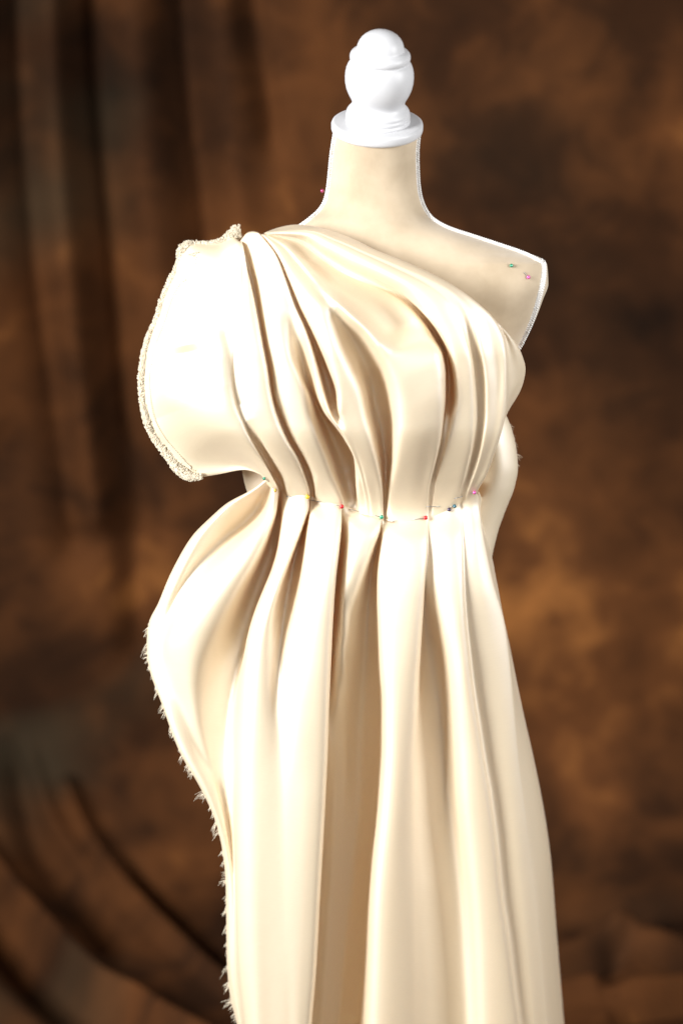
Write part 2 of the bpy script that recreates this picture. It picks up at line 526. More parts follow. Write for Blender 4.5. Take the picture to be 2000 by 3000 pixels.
TILT = math.radians(14.5)
def rounded(r0, h0, r1, h1, n=5):
    """quarter round from (r0,h0) to (r1,h1)"""
    return [(r0 + (r1 - r0) * (1 - math.cos(a)), h0 + (h1 - h0) * math.sin(a)) for a in np.linspace(0, math.pi / 2, n)]
cap_prof = [(100, -2), (118, -2), (123, -1), (127, 3), (128.5, 8), (128.5, 20), (127, 25), (123, 28), (118, 29), (60, 29)]
lathe("neck_cap", 1104, 384, cap_prof, TILT, math.radians(1.0), WHITE_PAINT, form)
# turned knob: zoom reading (radius, y) at 1.96x, base collar at y=606
kz = [(86, 612), (90.5, 606), (90.5, 590), (88, 587), (88.5, 582), (90, 578), (90, 564), (87.5, 561), (88, 556), (88, 545), (85, 534), (80, 524), (75.5, 512), (73.5, 500), (74, 488),
      (76.5, 474), (81, 458), (86, 438), (91, 412), (94.5, 380), (95.5, 348), (94.5, 320), (92, 295), (88, 275), (84, 262), (80.5, 256), (80, 252), (83, 244), (84, 236),
      (83.6, 222), (81.5, 211), (78, 203), (73, 197), (67, 193), (65.5, 190), (65, 180), (63.5, 165), (60.5, 148), (55, 130), (47, 113), (37, 99), (25, 88), (12, 82), (2, 80)]
knob_prof = [(r, (612 - y) / 1.96 * 0.985 + 26) for r, y in kz]
lathe("knob", 1105, 384, knob_prof, TILT, math.radians(1.6), WHITE_PAINT, form)

# braided gimp: two rows of slanted loops along a path
def braid(name, pts, width=13, step=6.2, parent=None):
    P = resample(pts, 600)
    P[:, 2] = np.maximum(P[:, 2], form_front(P[:, 0], P[:, 1]) + 3)
    W = at(P[:, 0], P[:, 1], P[:, 2])
    s = np.concatenate([[0], np.cumsum(np.linalg.norm(np.diff(W, axis=0), axis=1))])
    n = int(s[-1] / (step * PX))
    mb = MB()
    q = np.linspace(0, s[-1], n)
    C = np.stack([np.interp(q, s, W[:, k]) for k in range(3)], -1)
    T = np.gradient(C, axis=0); T /= np.linalg.norm(T, axis=1)[:, None]
    view = np.array([0.15, -1.0, 0.1]); 
    for i in range(n):
        side = np.cross(T[i], view); side /= np.linalg.norm(side)
        nrm = np.cross(side, T[i])
        for sg in (-1, 1):
            j = rng.normal(0, 0.06, 3)
            d = side * sg * 0.82 + T[i] * 0.55 + j * 0.3
            d /= np.linalg.norm(d)
            e = np.cross(nrm, d); e /= np.linalg.norm(e)
            c = C[i] + side * sg * width * 0.25 * PX + T[i] * (0.5 * step * PX if sg > 0 else 0) + nrm * rng.normal(1.0, 0.4) * PX
            mb.ball(c, np.array([d, e, nrm]), (width * 0.31 * PX, step * 0.56 * PX, 4.2 * PX), 8, 5)
    # flat core ribbon below the loops
    core = MB(); 
    mb.tube(C, width * 0.24 * PX, 6)
    return mb.build(name, BRAID, parent)

braid("braid_trim", [(1224, 398, 0), (1220, 450, 0), (1222, 520, 0), (1226, 560, 0), (1234, 592, 0), (1246, 618, 0), (1264, 641, 0), (1308, 667, 0), (1384, 693, 0),
                     (1460, 718, 0), (1537, 745, 0), (1582, 767, 0)], 15, 6.4, form)
braid("braid_trim", [(1588, 764, 0), (1591, 790, 0), (1587, 830, 0), (1575, 876, 0), (1555, 938, 0), (1534, 985, 0), (1513, 1025, 0), (1490, 1065, 0)], 19, 6.6, form)
braid("braid_trim", [(982, 392, 0), (973, 450, 0), (966, 520, 0), (961, 560, 0), (952, 592, 0), (937, 616, 0), (916, 636, 0), (884, 660, 0), (846, 682, 0)], 15, 6.4, form)

# ------------------------------------------------------------------ the satin dress
dress = empty("satin_dress", tuple(at(1100, 3950, 0)), "cream satin one-shoulder dress being pinned in pleats on the dress form, raw edges frayed", "dress")

BY = [640, 690, 850, 1050, 1250, 1400, 1490, 1580, 1750, 2200, 3000, 4000]
BDp = [100, 125, 205, 275, 272, 220, 160, 196, 232, 258, 280, 295]
def base(px, py):
    W = pchip([600, 1480, 1700, 2200, 3000, 4000], [660, 650, 720, 780, 820, 860], py)
    t = np.clip(np.abs((px - 1075) / W), 0, 0.93)
    return pchip(BY, BDp, py) * np.sqrt(1 - t * t)

SURF = []      # (px, py, d) samples of the cloth for things that sit on it

def resample_q(P, n):
    """rows cut the folds at right angles: parameter grows down and to the right"""
    P = np.asarray(P, float)
    q = 0.5 * P[:, 0] + P[:, 1]
    q[0] = q[1] - 12
    for i in range(1, len(q)): q[i] = max(q[i], q[i - 1] + 3)
    q = (q - q[0]) / (q[-1] - q[0])
    v = np.linspace(0, 1, n)
    return np.stack([pchip(q, P[:, k], v) for k in range(3)], -1)

def cloth(name, L, nrows, per, mode, smooth_u=1, smooth_v=4, extra=None, vpow=1.0, floors=()):
    rows = []
    for li, l in enumerate(L):
        P = np.asarray(l, float)
        if mode == 'y':
            y = P[0, 1] + (YEND - P[0, 1]) * np.linspace(0, 1, nrows) ** vpow
            rows.append(np.stack([pchip(P[:, 1], P[:, 0], y), y, pchip(P[:, 1], P[:, 2], np.minimum(y, P[-1, 1]))], -1))
        else:
            w = np.clip((li - 5) / 5, 0, 1)
            rows.append(resample(P, nrows) * (1 - w) + resample_q(P, nrows) * w if w < 1 else resample_q(P, nrows))
    A = np.array(rows)
    new = []
    for li in range(len(A)):
        if li in floors:
            for f in (0.14, 0.78):
                V = A[li].copy()
                V[:, :2] = A[li - 1][:, :2] + (A[li + 1] - A[li - 1])[:, :2] * f
                new.append(V)
        else:
            new.append(A[li])
    A = np.array(new)
    A = smooth1(A, 1, smooth_v)
    A[..., 2] += base(A[..., 0], A[..., 1])
    G = catmull(A, per)
    G = smooth1(G, 0, smooth_u)
    if extra is not None:
        G[..., 2] += stroke_field(G[..., 0], G[..., 1], extra)
    SURF.append(G.reshape(-1, 3))
    W = at(G[..., 0], G[..., 1], G[..., 2])
    du = np.linalg.norm(np.diff(W, axis=0), axis=-1).mean(1)
    u = np.concatenate([[0], np.cumsum(du)])
    dv = np.linalg.norm(np.diff(W, axis=1), axis=-1).mean(0)
    v = np.concatenate([[0], np.cumsum(dv)])
    uv = np.stack(np.meshgrid(u, v, indexing='ij'), -1)
    return grid(name, W, SATIN, dress, uv), A

def X(pts, offs):
    """zip outline points with depth offsets (offsets spread evenly when fewer are given)"""
    o = np.interp(np.linspace(0, 1, len(pts)), np.linspace(0, 1, len(offs)), offs)
    return [(p[0], p[1], float(q)) for p, q in zip(pts, o)]

# --- bodice: every fold line runs from the shoulder knot to its pin at the waist
Bd = []
def B(offs, *pts, head=(690, 700)):
    Bd.append([(x, y, q * 1.7 if (q < 0 and len(Bd) > 3 and x < 1400) else q) for x, y, q in X(list(pts), offs)])
# rolled-under edge of the wing
B([-20, -40, -50, -50, -45, -30, -20, -5, 0, -10], (688, 690), (645, 716), (560, 724), (532, 752), (512, 812), (484, 872), (462, 944), (436, 1006), (422, 1114), (424, 1172), (436, 1234), (462, 1286), (498, 1336), (530, 1378), (562, 1392), (600, 1386), (648, 1378), (717, 1368), (752, 1378), (772, 1398))
B([30, 30, 35, 40, 45, 45, 40, 35, 25, 15], (690, 678), (644, 702), (550, 710), (520, 742), (501, 804), (474, 865), (451, 938), (424, 1003), (409, 1114), (411, 1175), (424, 1240), (451, 1294), (489, 1346), (524, 1390), (557, 1406), (596, 1400), (648, 1391), (717, 1378), (752, 1386), (774, 1405))
B([40, 70, 85, 95, 100, 85, 50, 20, 12, 18], (693, 690), (645, 725), (585, 745), (548, 820), (514, 915), (486, 1000), (462, 1090), (455, 1155), (470, 1225), (505, 1288), (560, 1335), (640, 1348), (705, 1356), (748, 1376), (778, 1410))
B([60, 85, 110, 125, 135, 130, 115, 85, 50, 22], (696, 698), (655, 760), (600, 850), (555, 950), (520, 1050), (505, 1110), (520, 1165), (560, 1215), (620, 1265), (680, 1305), (735, 1348), (770, 1388), (793, 1424))
B([70, 100, 120, 130, 140, 140, 125, 100, 60, 25], (699, 702), (680, 770), (655, 860), (635, 950), (620, 1040), (620, 1110), (640, 1180), (680, 1245), (725, 1300), (765, 1350), (793, 1395), (806, 1430))
B([75, 100, 115, 122, 128, 125, 110, 85, 55, 25], (702, 705), (700, 780), (690, 870), (683, 960), (680, 1050), (680, 1120), (690, 1186), (715, 1250), (748, 1310), (778, 1360), (800, 1400), (816, 1437))
B([75, 100, 115, 118, 120, 115, 90, 30, -30, -20], (704, 706), (704, 782), (697, 872), (692, 960), (692, 1050), (694, 1120), (706, 1188), (730, 1250), (762, 1312), (790, 1362), (810, 1400), (822, 1440))
B([75, 100, 115, 118, 120, 115, 100, 80, 40, 18], (708, 707), (712, 790), (710, 880), (712, 960), (715, 1050), (720, 1120), (732, 1190), (754, 1250), (780, 1310), (808, 1360), (828, 1400), (840, 1447))
B([75, 100, 112, 115, 118, 115, 105, 90, 60, 26], (710, 708), (723, 780), (732, 870), (742, 960), (754, 1040), (767, 1110), (782, 1180), (802, 1245), (826, 1300), (852, 1350), (872, 1400), (886, 1452))
B([75, 90, 98, 100, 102, 98, 90, 75, 55, 28], (698, 708), (716, 765), (735, 834), (754, 926), (768, 1003), (783, 1079), (795, 1156), (813, 1221), (840, 1286), (871, 1339), (890, 1382), (907, 1454))
B([62, 52, 50, 48, 45, 40, 30, 0, -30, -15], (702, 706), (720, 765), (737, 834), (754, 926), (768, 1003), (782, 1079), (795, 1156), (816, 1225), (846, 1290), (881, 1345), (904, 1390), (913, 1458))
B([65, 60, 62, 66, 70, 70, 66, 60, 44, 20], (708, 698), (728, 755), (748, 834), (763, 926), (776, 1000), (791, 1070), (801, 1150), (826, 1220), (860, 1290), (893, 1345), (916, 1400), (924, 1462))
B([75, 90, 94, 96, 96, 90, 82, 70, 50, 25], (722, 680), (752, 745), (772, 830), (788, 920), (803, 1000), (822, 1075), (845, 1150), (872, 1220), (900, 1290), (930, 1350), (955, 1410), (972, 1475))
B([80, 92, 95, 98, 100, 92, 80, 66, 48, 28], (740, 676), (782, 742), (803, 820), (818, 900), (828, 964), (846, 1040), (880, 1110), (902, 1160), (916, 1217), (935, 1278), (956, 1330), (976, 1390), (1004, 1484))
B([80, 90, 92, 94, 72, 40, 12, -22, -75, -85, -80, -50, 0], (745, 677), (795, 740), (820, 820), (838, 900), (862, 960), (878, 1030), (893, 1110), (915, 1165), (945, 1235), (975, 1310), (995, 1370), (1010, 1420), (1020, 1490))
B([82, 90, 92, 92, 80, 60, 45, 30, -50, -75, -75, -40, 5], (749, 678), (800, 742), (828, 820), (850, 896), (878, 962), (894, 1028), (910, 1100), (930, 1168), (962, 1225), (1000, 1290), (1030, 1360), (1040, 1430), (1044, 1494))
B([84, 90, 92, 95, 100, 102, 102, 100, 92, 80, 62, 40, 18], (753, 679), (807, 742), (838, 822), (862, 895), (889, 964), (908, 1026), (923, 1098), (935, 1163), (950, 1208), (985, 1254), (1012, 1294), (1038, 1348), (1045, 1446), (1053, 1498))
B([86, 86, 84, 84, 84, 84, 84, 84, 92, 84, 74, 58, 28], (758, 681), (783, 720), (809, 762), (836, 827), (867, 903), (894, 961), (917, 1026), (935, 1087), (950, 1148), (967, 1206), (998, 1262), (1026, 1316), (1056, 1400), (1072, 1504))
B([84, 74, 62, 50, 34, 14, -14, -34, 25, 92, 84, 64, 30], (761, 682), (787, 720), (813, 762), (840, 827), (871, 903), (899, 961), (926, 1026), (950, 1087), (968, 1145), (976, 1200), (1004, 1262), (1034, 1316), (1062, 1400), (1080, 1506))
B([86, 86, 84, 84, 84, 84, 86, 88, 92, 92, 84, 68, 32], (764, 683), (792, 716), (819, 757), (847, 822), (878, 898), (906, 956), (936, 1021), (962, 1082), (986, 1148), (991, 1196), (1012, 1256), (1042, 1316), (1070, 1400), (1088, 1508))
B([88, 92, 94, 98, 116, 118, 110, 104, 98, 92, 86, 78, 58, 30], (766, 684), (804, 726), (840, 785), (880, 848), (922, 903), (948, 955), (976, 1040), (998, 1110), (1010, 1160), (1022, 1220), (1047, 1290), (1075, 1360), (1098, 1430), (1108, 1512))
B([88, 92, 92, 96, 118, 108, 92, 86, 84, 84, 80, 73, 56, 30], (767, 684), (812, 723), (852, 775), (896, 836), (943, 896), (968, 948), (1000, 1020), (1030, 1080), (1058, 1140), (1074, 1218), (1092, 1290), (1110, 1379), (1118, 1446), (1120, 1516))
B([88, 88, 86, 90, 108, 66, 14, -10, -34, -40, -45, -30, -5, 12], (768, 684), (820, 720), (864, 770), (912, 830), (962, 890), (1000, 940), (1034, 1000), (1064, 1066), (1084, 1133), (1095, 1200), (1112, 1270), (1124, 1350), (1126, 1430), (1125, 1518))
B([88, 86, 84, 88, 110, 88, 30, 6, -14, -24, -30, -25, -5, 12], (769, 684), (824, 718), (872, 770), (921, 828), (970, 882), (1013, 934), (1056, 992), (1088, 1050), (1112, 1110), (1124, 1180), (1136, 1260), (1137, 1345), (1132, 1425), (1128, 1519))
B([88, 86, 86, 88, 112, 116, 110, 106, 102, 96, 88, 74, 52, 26], (770, 684), (830, 716), (880, 768), (930, 826), (977, 876), (1025, 924), (1077, 977), (1110, 1031), (1137, 1089), (1154, 1156), (1161, 1245), (1155, 1334), (1143, 1415), (1134, 1520))
B([88, 82, 78, 76, 90, 98, 106, 116, 116, 112, 102, 84, 56, 30], (770, 684), (838, 714), (892, 766), (945, 820), (995, 866), (1055, 926), (1105, 990), (1136, 1045), (1165, 1110), (1185, 1180), (1195, 1260), (1192, 1340), (1180, 1420), (1168, 1527))
B([86, 74, 54, 46, 50, 46, 34, 102, 114, 112, 102, 82, 56, 30], (771, 684), (848, 711), (904, 762), (960, 812), (1020, 855), (1090, 905), (1145, 965), (1182, 1032), (1207, 1100), (1222, 1180), (1230, 1260), (1225, 1340), (1215, 1420), (1202, 1527))
B([86, 66, 42, 32, 30, 24, 16, 84, 108, 110, 100, 80, 54, 30], (771, 684), (858, 708), (920, 756), (985, 805), (1060, 845), (1135, 887), (1195, 945), (1232, 1008), (1256, 1075), (1265, 1150), (1266, 1230), (1257, 1310), (1242, 1400), (1228, 1524))
B([86, 64, 34, 18, 12, 10, 18, 66, 94, 98, 98, 90, 76, 62, 48, 26], (772, 684), (866, 704), (935, 752), (1002, 798), (1085, 836), (1160, 868), (1225, 928), (1270, 995), (1296, 1045), (1303, 1100), (1302, 1160), (1296, 1223), (1287, 1290), (1269, 1370), (1256, 1424), (1249, 1521))
B([86, 68, 40, 22, 10, -5, -25, -50, -65, -70, -45, 20, 38, 34, 30, 20], (772, 684), (872, 700), (942, 747), (1010, 792), (1092, 830), (1168, 864), (1234, 924), (1282, 988), (1304, 1040), (1314, 1100), (1315, 1160), (1305, 1223), (1294, 1290), (1275, 1370), (1262, 1424), (1255, 1519))
B([88, 84, 70, 62, 62, 70, 78, 78, 74, 66, 60, 56, 52, 46, 38, 22], (772, 684), (876, 696), (950, 742), (1020, 784), (1100, 821), (1172, 856), (1241, 916), (1290, 980), (1317, 1045), (1329, 1110), (1332, 1165), (1322, 1230), (1308, 1300), (1288, 1370), (1275, 1424), (1268, 1510))
B([90, 104, 108, 108, 108, 106, 102, 92, 86, 80, 74, 68, 58, 48, 38, 24], (772, 684), (884, 688), (964, 724), (1042, 764), (1128, 803), (1210, 848), (1275, 903), (1322, 968), (1348, 1040), (1360, 1110), (1362, 1170), (1355, 1240), (1342, 1310), (1325, 1380), (1312, 1430), (1302, 1498))
B([90, 104, 106, 106, 104, 102, 98, 88, 84, 82, 76, 70, 62, 52, 40, 24], (772, 684), (888, 678), (978, 706), (1062, 744), (1153, 786), (1240, 830), (1305, 880), (1342, 930), (1364, 999), (1380, 1066), (1385, 1133), (1387, 1200), (1382, 1290), (1369, 1357), (1351, 1424), (1341, 1478))
B([88, 102, 104, 104, 102, 100, 95, 82, 64, 54, 48, 44, 38, 32, 26, 14], (771, 684), (889, 676), (982, 704), (1068, 741), (1160, 782), (1250, 825), (1318, 873), (1352, 928), (1370, 999), (1386, 1066), (1391, 1133), (1393, 1200), (1388, 1290), (1375, 1357), (1357, 1424), (1346, 1474))
B([88, 100, 102, 102, 100, 98, 96, 90, 84, 78, 72, 64, 56, 46, 34, 20], (771, 684), (889, 674), (986, 701), (1075, 738), (1170, 777), (1262, 818), (1335, 868), (1385, 940), (1405, 1010), (1420, 1080), (1425, 1140), (1425, 1200), (1415, 1290), (1400, 1357), (1382, 1412), (1366, 1462))
B([86, 96, 98, 98, 96, 92, 88, 80, 70, 62, 58, 56, 50, 42, 32, 18], (770, 683), (889, 671), (990, 699), (1082, 735), (1180, 774), (1275, 816), (1352, 868), (1408, 930), (1438, 1000), (1453, 1070), (1458, 1133), (1455, 1200), (1445, 1270), (1425, 1334), (1405, 1390), (1382, 1450))
B([82, 90, 92, 92, 90, 86, 82, 78, 76, 74, 70, 62, 52, 44, 34, 18], (770, 683), (889, 668), (994, 697), (1090, 732), (1188, 771), (1288, 817), (1375, 876), (1440, 936), (1474, 999), (1483, 1066), (1483, 1133), (1480, 1200), (1467, 1267), (1445, 1334), (1422, 1397), (1397, 1440))
B([78, 82, 84, 84, 82, 78, 74, 66, 30, 4, -6, -10, -10, -10, -10, 0], (769, 682), (889, 665), (997, 695), (1096, 731), (1194, 769), (1296, 817), (1386, 876), (1450, 938), (1482, 1000), (1489, 1066), (1488, 1133), (1483, 1196), (1468, 1258), (1445, 1326), (1421, 1390), (1397, 1436))
B([76, 74, 74, 74, 72, 68, 64, 60, 20, -20, -40, -50, -60, -60, -60, -50], (769, 682), (888, 662), (1000, 692), (1100, 733), (1198, 777), (1300, 829), (1395, 893), (1468, 957), (1512, 1020), (1526, 1070), (1520, 1110), (1504, 1150), (1486, 1190), (1468, 1240), (1440, 1310), (1405, 1420))
# neckline edge itself, then its turned-under hem on the form
B([70, 60, 55, 55, 50, 46, 40, 20, -30, -70, -90, -100, -110, -110], (768, 681), (801, 663), (843, 655), (889, 658), (967, 674), (1034, 698), (1101, 732), (1168, 763), (1235, 794), (1302, 830), (1355, 870), (1413, 915), (1480, 973), (1516, 1013), (1534, 1053), (1541, 1080), (1536, 1116), (1521, 1156), (1494, 1196), (1478, 1230), (1450, 1300), (1412, 1410))
B([30, 10, 0, 0, 0, -10, -10, -40, -90, -120, -140, -150, -150, -150], (770, 688), (803, 672), (843, 665), (887, 668), (964, 684), (1030, 708), (1096, 742), (1162, 773), (1229, 804), (1295, 840), (1347, 880), (1402, 926), (1466, 984), (1500, 1022), (1516, 1056), (1521, 1080), (1517, 1112), (1505, 1148), (1482, 1186), (1466, 1225), (1440, 1300), (1408, 1410))
# carry every line over the shoulder to the back of the form
for l in Bd:
    x0, y0, o0 = l[0]
    l.insert(0, (x0 + 4, y0 + 14, o0 - 130))
    l.insert(1, (x0 + 1, y0 + 1.5, o0 - 45))
    x1, y1, o1 = l[-1]
    l.append((x1, y1 + 5, o1 - 2))
_w = sorted([(l[-2][0], l[-2][1], l[-2][2]) for l in Bd[2:-3]])
WX, WY, WO = (np.array(q) for q in zip(*_w))

soft = [
    # rims at the turned ends of the cowl folds
    ([(860, 935), (889, 968), (919, 1028), (938, 1090), (950, 1145), (960, 1190), (975, 1208), (992, 1196), (990, 1158), (976, 1110), (952, 1050)], 12, (4,)),
    ([(950, 880), (985, 888), (1025, 924), (1079, 977), (1123, 1013), (1150, 1028)], 16, (10,)),
    ([(540, 1010), (556, 1080), (566, 1110), (575, 1150)], 38, (-20,)),
    ([(575, 880), (590, 950), (612, 1010), (632, 1060)], 12, (-11,)),
    ([(650, 930), (672, 1010), (690, 1120), (724, 1232)], 16, (-14,)),
]
bod, bodA = cloth("bodice", Bd, 300, 9, 'arc', 14, 8, soft, floors=(6, 10, 18, 29, 33))

# --- skirt: fold lines run from the waist to the floor
YEND = 3960
Sk = []
def K(offs, *pts):
    l = X(list(pts), offs)
    l = [(x, y, q * (1.9 if q < 0 else 1.15)) for x, y, q in l]
    x, y, q = l[0]
    if q > -60 and len(Sk) > 0:
        l[0] = (x, float(np.interp(x, WX, WY)) - 3, float(np.interp(x, WX, WO)) - 2)
    Sk.append(l)
S0 = [(774, 1408), (721, 1442), (668, 1469), (614, 1515), (561, 1568), (522, 1630), (488, 1698), (457, 1775), (438, 1813), (429, 1878), (431, 1928), (442, 1978), (461, 2028), (482, 2085), (503, 2146), (530, 2211), (580, 2295), (603, 2340), (632, 2410), (649, 2480), (660, 2579), (662, 2691), (663, 2796), (670, 2901), (691, 2990), (715, 3100)]
Sk.append([(x + 26, y + 10, -70.0) for x, y in S0[:8]] + [(x + 8, y + 4, -60.0) for x, y in S0[8:]])
K([15, 20, 24, 24, 20, 14, 6, 0, -6, -8, -6, 0, 6, 10, 10, 10, 8, 4, 0, -4, -8, -10, -12, -12, -12, -12], *S0)
K([25, 45, 52, 50, 45, 38, 25, 12, 6, 6, 10, 16, 18, 18, 14, 6, 0, 0, 0], (782, 1414), (740, 1442), (695, 1472), (648, 1512), (600, 1565), (560, 1630), (525, 1700), (490, 1775), (466, 1830), (455, 1900), (463, 1970), (485, 2050), (510, 2130), (545, 2210), (612, 2330), (655, 2460), (670, 2579), (672, 2796), (700, 2990))
K([15, -35, -50, -45, -25, -8, 0, 6, 8, 10, 12, 10, 8, 4, 2, 2, 2, 2], (790, 1422), (772, 1450), (757, 1490), (720, 1535), (650, 1590), (575, 1665), (520, 1745), (488, 1830), (472, 1900), (482, 1990), (507, 2060), (533, 2130), (565, 2205), (625, 2320), (662, 2460), (677, 2600), (679, 2800), (704, 2990))
K([30, 48, 60, 66, 66, 62, 50, 34, 18, 6, 0, -5, -8, -4, 2, 4, 8], (801, 1430), (797, 1460), (782, 1505), (740, 1560), (672, 1648), (590, 1745), (525, 1830), (500, 1900), (508, 1980), (530, 2060), (556, 2130), (588, 2210), (640, 2320), (668, 2460), (681, 2600), (683, 2800), (707, 2990))
K([34, 52, 62, 64, 60, 54, 44, 30, 14, 0, -12, -16, -10, 0, 6, 12], (815, 1440), (811, 1488), (791, 1553), (753, 1637), (700, 1725), (650, 1813), (612, 1880), (582, 1950), (572, 2020), (580, 2100), (600, 2180), (632, 2280), (660, 2400), (678, 2500), (685, 2600), (687, 2800), (709, 2990))
K([5, -40, -66, -68, -58, -38, -28, -22, -20, -18, -14, -6, 4, 10, 20], (819, 1452), (812, 1500), (796, 1570), (764, 1660), (714, 1780), (672, 1890), (642, 1980), (625, 2070), (622, 2150), (632, 2230), (655, 2330), (676, 2440), (685, 2520), (688, 2620), (690, 2800), (711, 2990))
K([5, -40, -64, -66, -62, -58, -52, -44, -34, -20, -8, 10, 20, 28], (822, 1458), (824, 1500), (818, 1560), (806, 1620), (786, 1690), (750, 1790), (722, 1880), (700, 1970), (682, 2060), (674, 2150), (676, 2240), (682, 2340), (687, 2440), (690, 2620), (693, 2800), (713, 2990))
K([25, 35, 42, 48, 50, 50, 50, 48, 46, 46, 46, 46, 46, 45], (826, 1462), (824, 1500), (821, 1540), (813, 1607), (798, 1664), (775, 1718), (744, 1794), (725, 1859), (714, 1928), (704, 1997), (696, 2127), (691, 2242), (690, 2400), (693, 2620), (700, 2800), (718, 2990))
K([28, 50, 60, 66, 70, 72, 74, 75, 76, 76, 74, 72, 70], (865, 1458), (868, 1500), (860, 1560), (845, 1630), (820, 1700), (790, 1790), (768, 1860), (752, 1930), (742, 2000), (735, 2130), (732, 2300), (735, 2620), (748, 2990))
K([32, 46, 54, 60, 62, 62, 62, 64, 68, 72, 74, 74, 72, 70], (902, 1460), (904, 1484), (894, 1519), (871, 1584), (844, 1653), (817, 1729), (802, 1783), (792, 1840), (785, 1920), (780, 2000), (778, 2130), (778, 2300), (780, 2620), (788, 2990))
K([8, -25, -40, -45, -30, -8, 15, 32, 50, 64, 70, 72, 72], (907, 1464), (901, 1500), (888, 1540), (869, 1600), (850, 1690), (834, 1780), (823, 1870), (815, 1950), (810, 2050), (815, 2150), (820, 2300), (825, 2620), (830, 3000))
K([10, 0, -10, -10, 0, 15, 32, 46, 60, 70, 74, 74, 72], (909, 1467), (905, 1506), (897, 1546), (886, 1610), (870, 1700), (853, 1785), (837, 1875), (831, 1955), (832, 2050), (838, 2150), (842, 2300), (846, 2620), (848, 3000))
K([24, 44, 52, 56, 60, 62, 64, 70, 78, 82, 78, 76, 74], (912, 1470), (907, 1510), (902, 1550), (895, 1620), (886, 1706), (871, 1790), (856, 1880), (850, 1960), (854, 2050), (862, 2150), (866, 2300), (868, 2620), (868, 3000))
K([30, 56, 68, 76, 82, 84, 86, 86, 82, 76, 72], (955, 1480), (950, 1540), (943, 1620), (935, 1706), (925, 1800), (915, 1900), (910, 2000), (908, 2130), (908, 2300), (900, 2620), (885, 3000))
K([32, 52, 68, 76, 76, 76, 74, 72, 68, 64, 62, 60], (1000, 1490), (1000, 1520), (995, 1591), (982, 1706), (974, 1821), (966, 2012), (961, 2165), (955, 2295), (949, 2410), (937, 2621), (926, 2831), (912, 3000))
K([12, 0, -25, -40, -35, -35, -40, -45, -50, -60, -65, -65], (1001, 1493), (998, 1530), (990, 1595), (976, 1706), (967, 1821), (958, 2012), (953, 2165), (947, 2295), (941, 2410), (929, 2621), (918, 2831), (905, 3000))
K([14, 6, -15, -28, -10, 4, -10, -56, -86, -104, -110, -110], (1004, 1497), (1006, 1540), (1001, 1600), (989, 1706), (984, 1800), (984, 1900), (984, 2010), (982, 2165), (976, 2295), (966, 2500), (955, 2700), (936, 3000))
K([22, 48, 54, 50, 42, 28, 4, -50, -90, -108, -112, -112], (1030, 1503), (1028, 1551), (1018, 1630), (1010, 1690), (1004, 1760), (1003, 1840), (1008, 1950), (1012, 2100), (1008, 2295), (994, 2500), (980, 2700), (962, 3000))
K([28, 44, 50, 50, 44, 32, 18, 4, -40, -82, -102, -110, -112, -112], (1115, 1519), (1112, 1545), (1099, 1580), (1079, 1636), (1058, 1696), (1043, 1747), (1029, 1800), (1025, 1870), (1030, 1960), (1038, 2100), (1036, 2295), (1018, 2500), (1002, 2700), (985, 3000))
K([15, 0, -20, -38, -55, -66, -84, -96, -106, -110, -110, -110, -110], (1119, 1523), (1111, 1565), (1100, 1605), (1087, 1660), (1077, 1740), (1069, 1857), (1064, 2010), (1062, 2163), (1060, 2305), (1045, 2516), (1030, 2656), (1012, 2831), (995, 3000))
K([17, 14, -2, -20, -32, -42, -46, -50, -54, -56, -56, -56], (1121, 1525), (1116, 1572), (1109, 1622), (1103, 1672), (1102, 1732), (1104, 1832), (1108, 1959), (1114, 2061), (1113, 2189), (1107, 2300), (1100, 2400), (1086, 2516), (1075, 2656), (1066, 2831), (1055, 3000))
K([22, 36, 40, 42, 44, 44, 44, 44, 44, 44, 42, 40], (1125, 1527), (1121, 1580), (1114, 1640), (1110, 1700), (1110, 1740), (1113, 1832), (1118, 1959), (1125, 2061), (1125, 2189), (1119, 2300), (1113, 2375), (1100, 2516), (1090, 2656), (1085, 2796), (1078, 3000))
K([26, 58, 62, 64, 64, 62, 60, 58, 56, 54], (1185, 1528), (1180, 1600), (1175, 1700), (1170, 1800), (1168, 1950), (1166, 2100), (1163, 2300), (1150, 2516), (1140, 2700), (1130, 3000))
K([28, 54, 62, 62, 60, 54, 48, 42, 36, 34, 34, 34, 34], (1247, 1522), (1249, 1602), (1243, 1694), (1237, 1781), (1229, 1883), (1221, 1985), (1216, 2087), (1209, 2214), (1206, 2340), (1203, 2481), (1203, 2621), (1203, 2831), (1203, 3000))
K([20, 36, 28, 0, -15, -14, -6, 2, 8, 12, 14, 14, 14], (1250, 1521), (1252, 1602), (1245, 1694), (1241, 1781), (1238, 1883), (1234, 1985), (1233, 2087), (1229, 2214), (1227, 2340), (1226, 2481), (1228, 2621), (1230, 2831), (1232, 3000))
K([22, 40, 32, 6, -18, -30, -34, -32, -32, -30, -28, -26, -26], (1258, 1517), (1260, 1602), (1258, 1694), (1259, 1781), (1266, 1857), (1278, 1934), (1293, 2061), (1301, 2189), (1312, 2340), (1328, 2480), (1346, 2621), (1357, 2761), (1365, 2901), (1370, 3000))
K([22, 46, 52, 48, 42, 38, 34, 32, 30, 28, 26, 24], (1290, 1502), (1292, 1602), (1296, 1720), (1305, 1830), (1318, 1934), (1332, 2061), (1342, 2189), (1352, 2340), (1368, 2480), (1382, 2621), (1393, 2761), (1403, 3000))
K([22, 50, 60, 64, 64, 60, 54, 50, 48, 46, 44, 42], (1325, 1487), (1328, 1600), (1332, 1720), (1342, 1830), (1355, 1950), (1368, 2061), (1382, 2189), (1395, 2340), (1412, 2480), (1428, 2621), (1448, 2800), (1465, 3000))
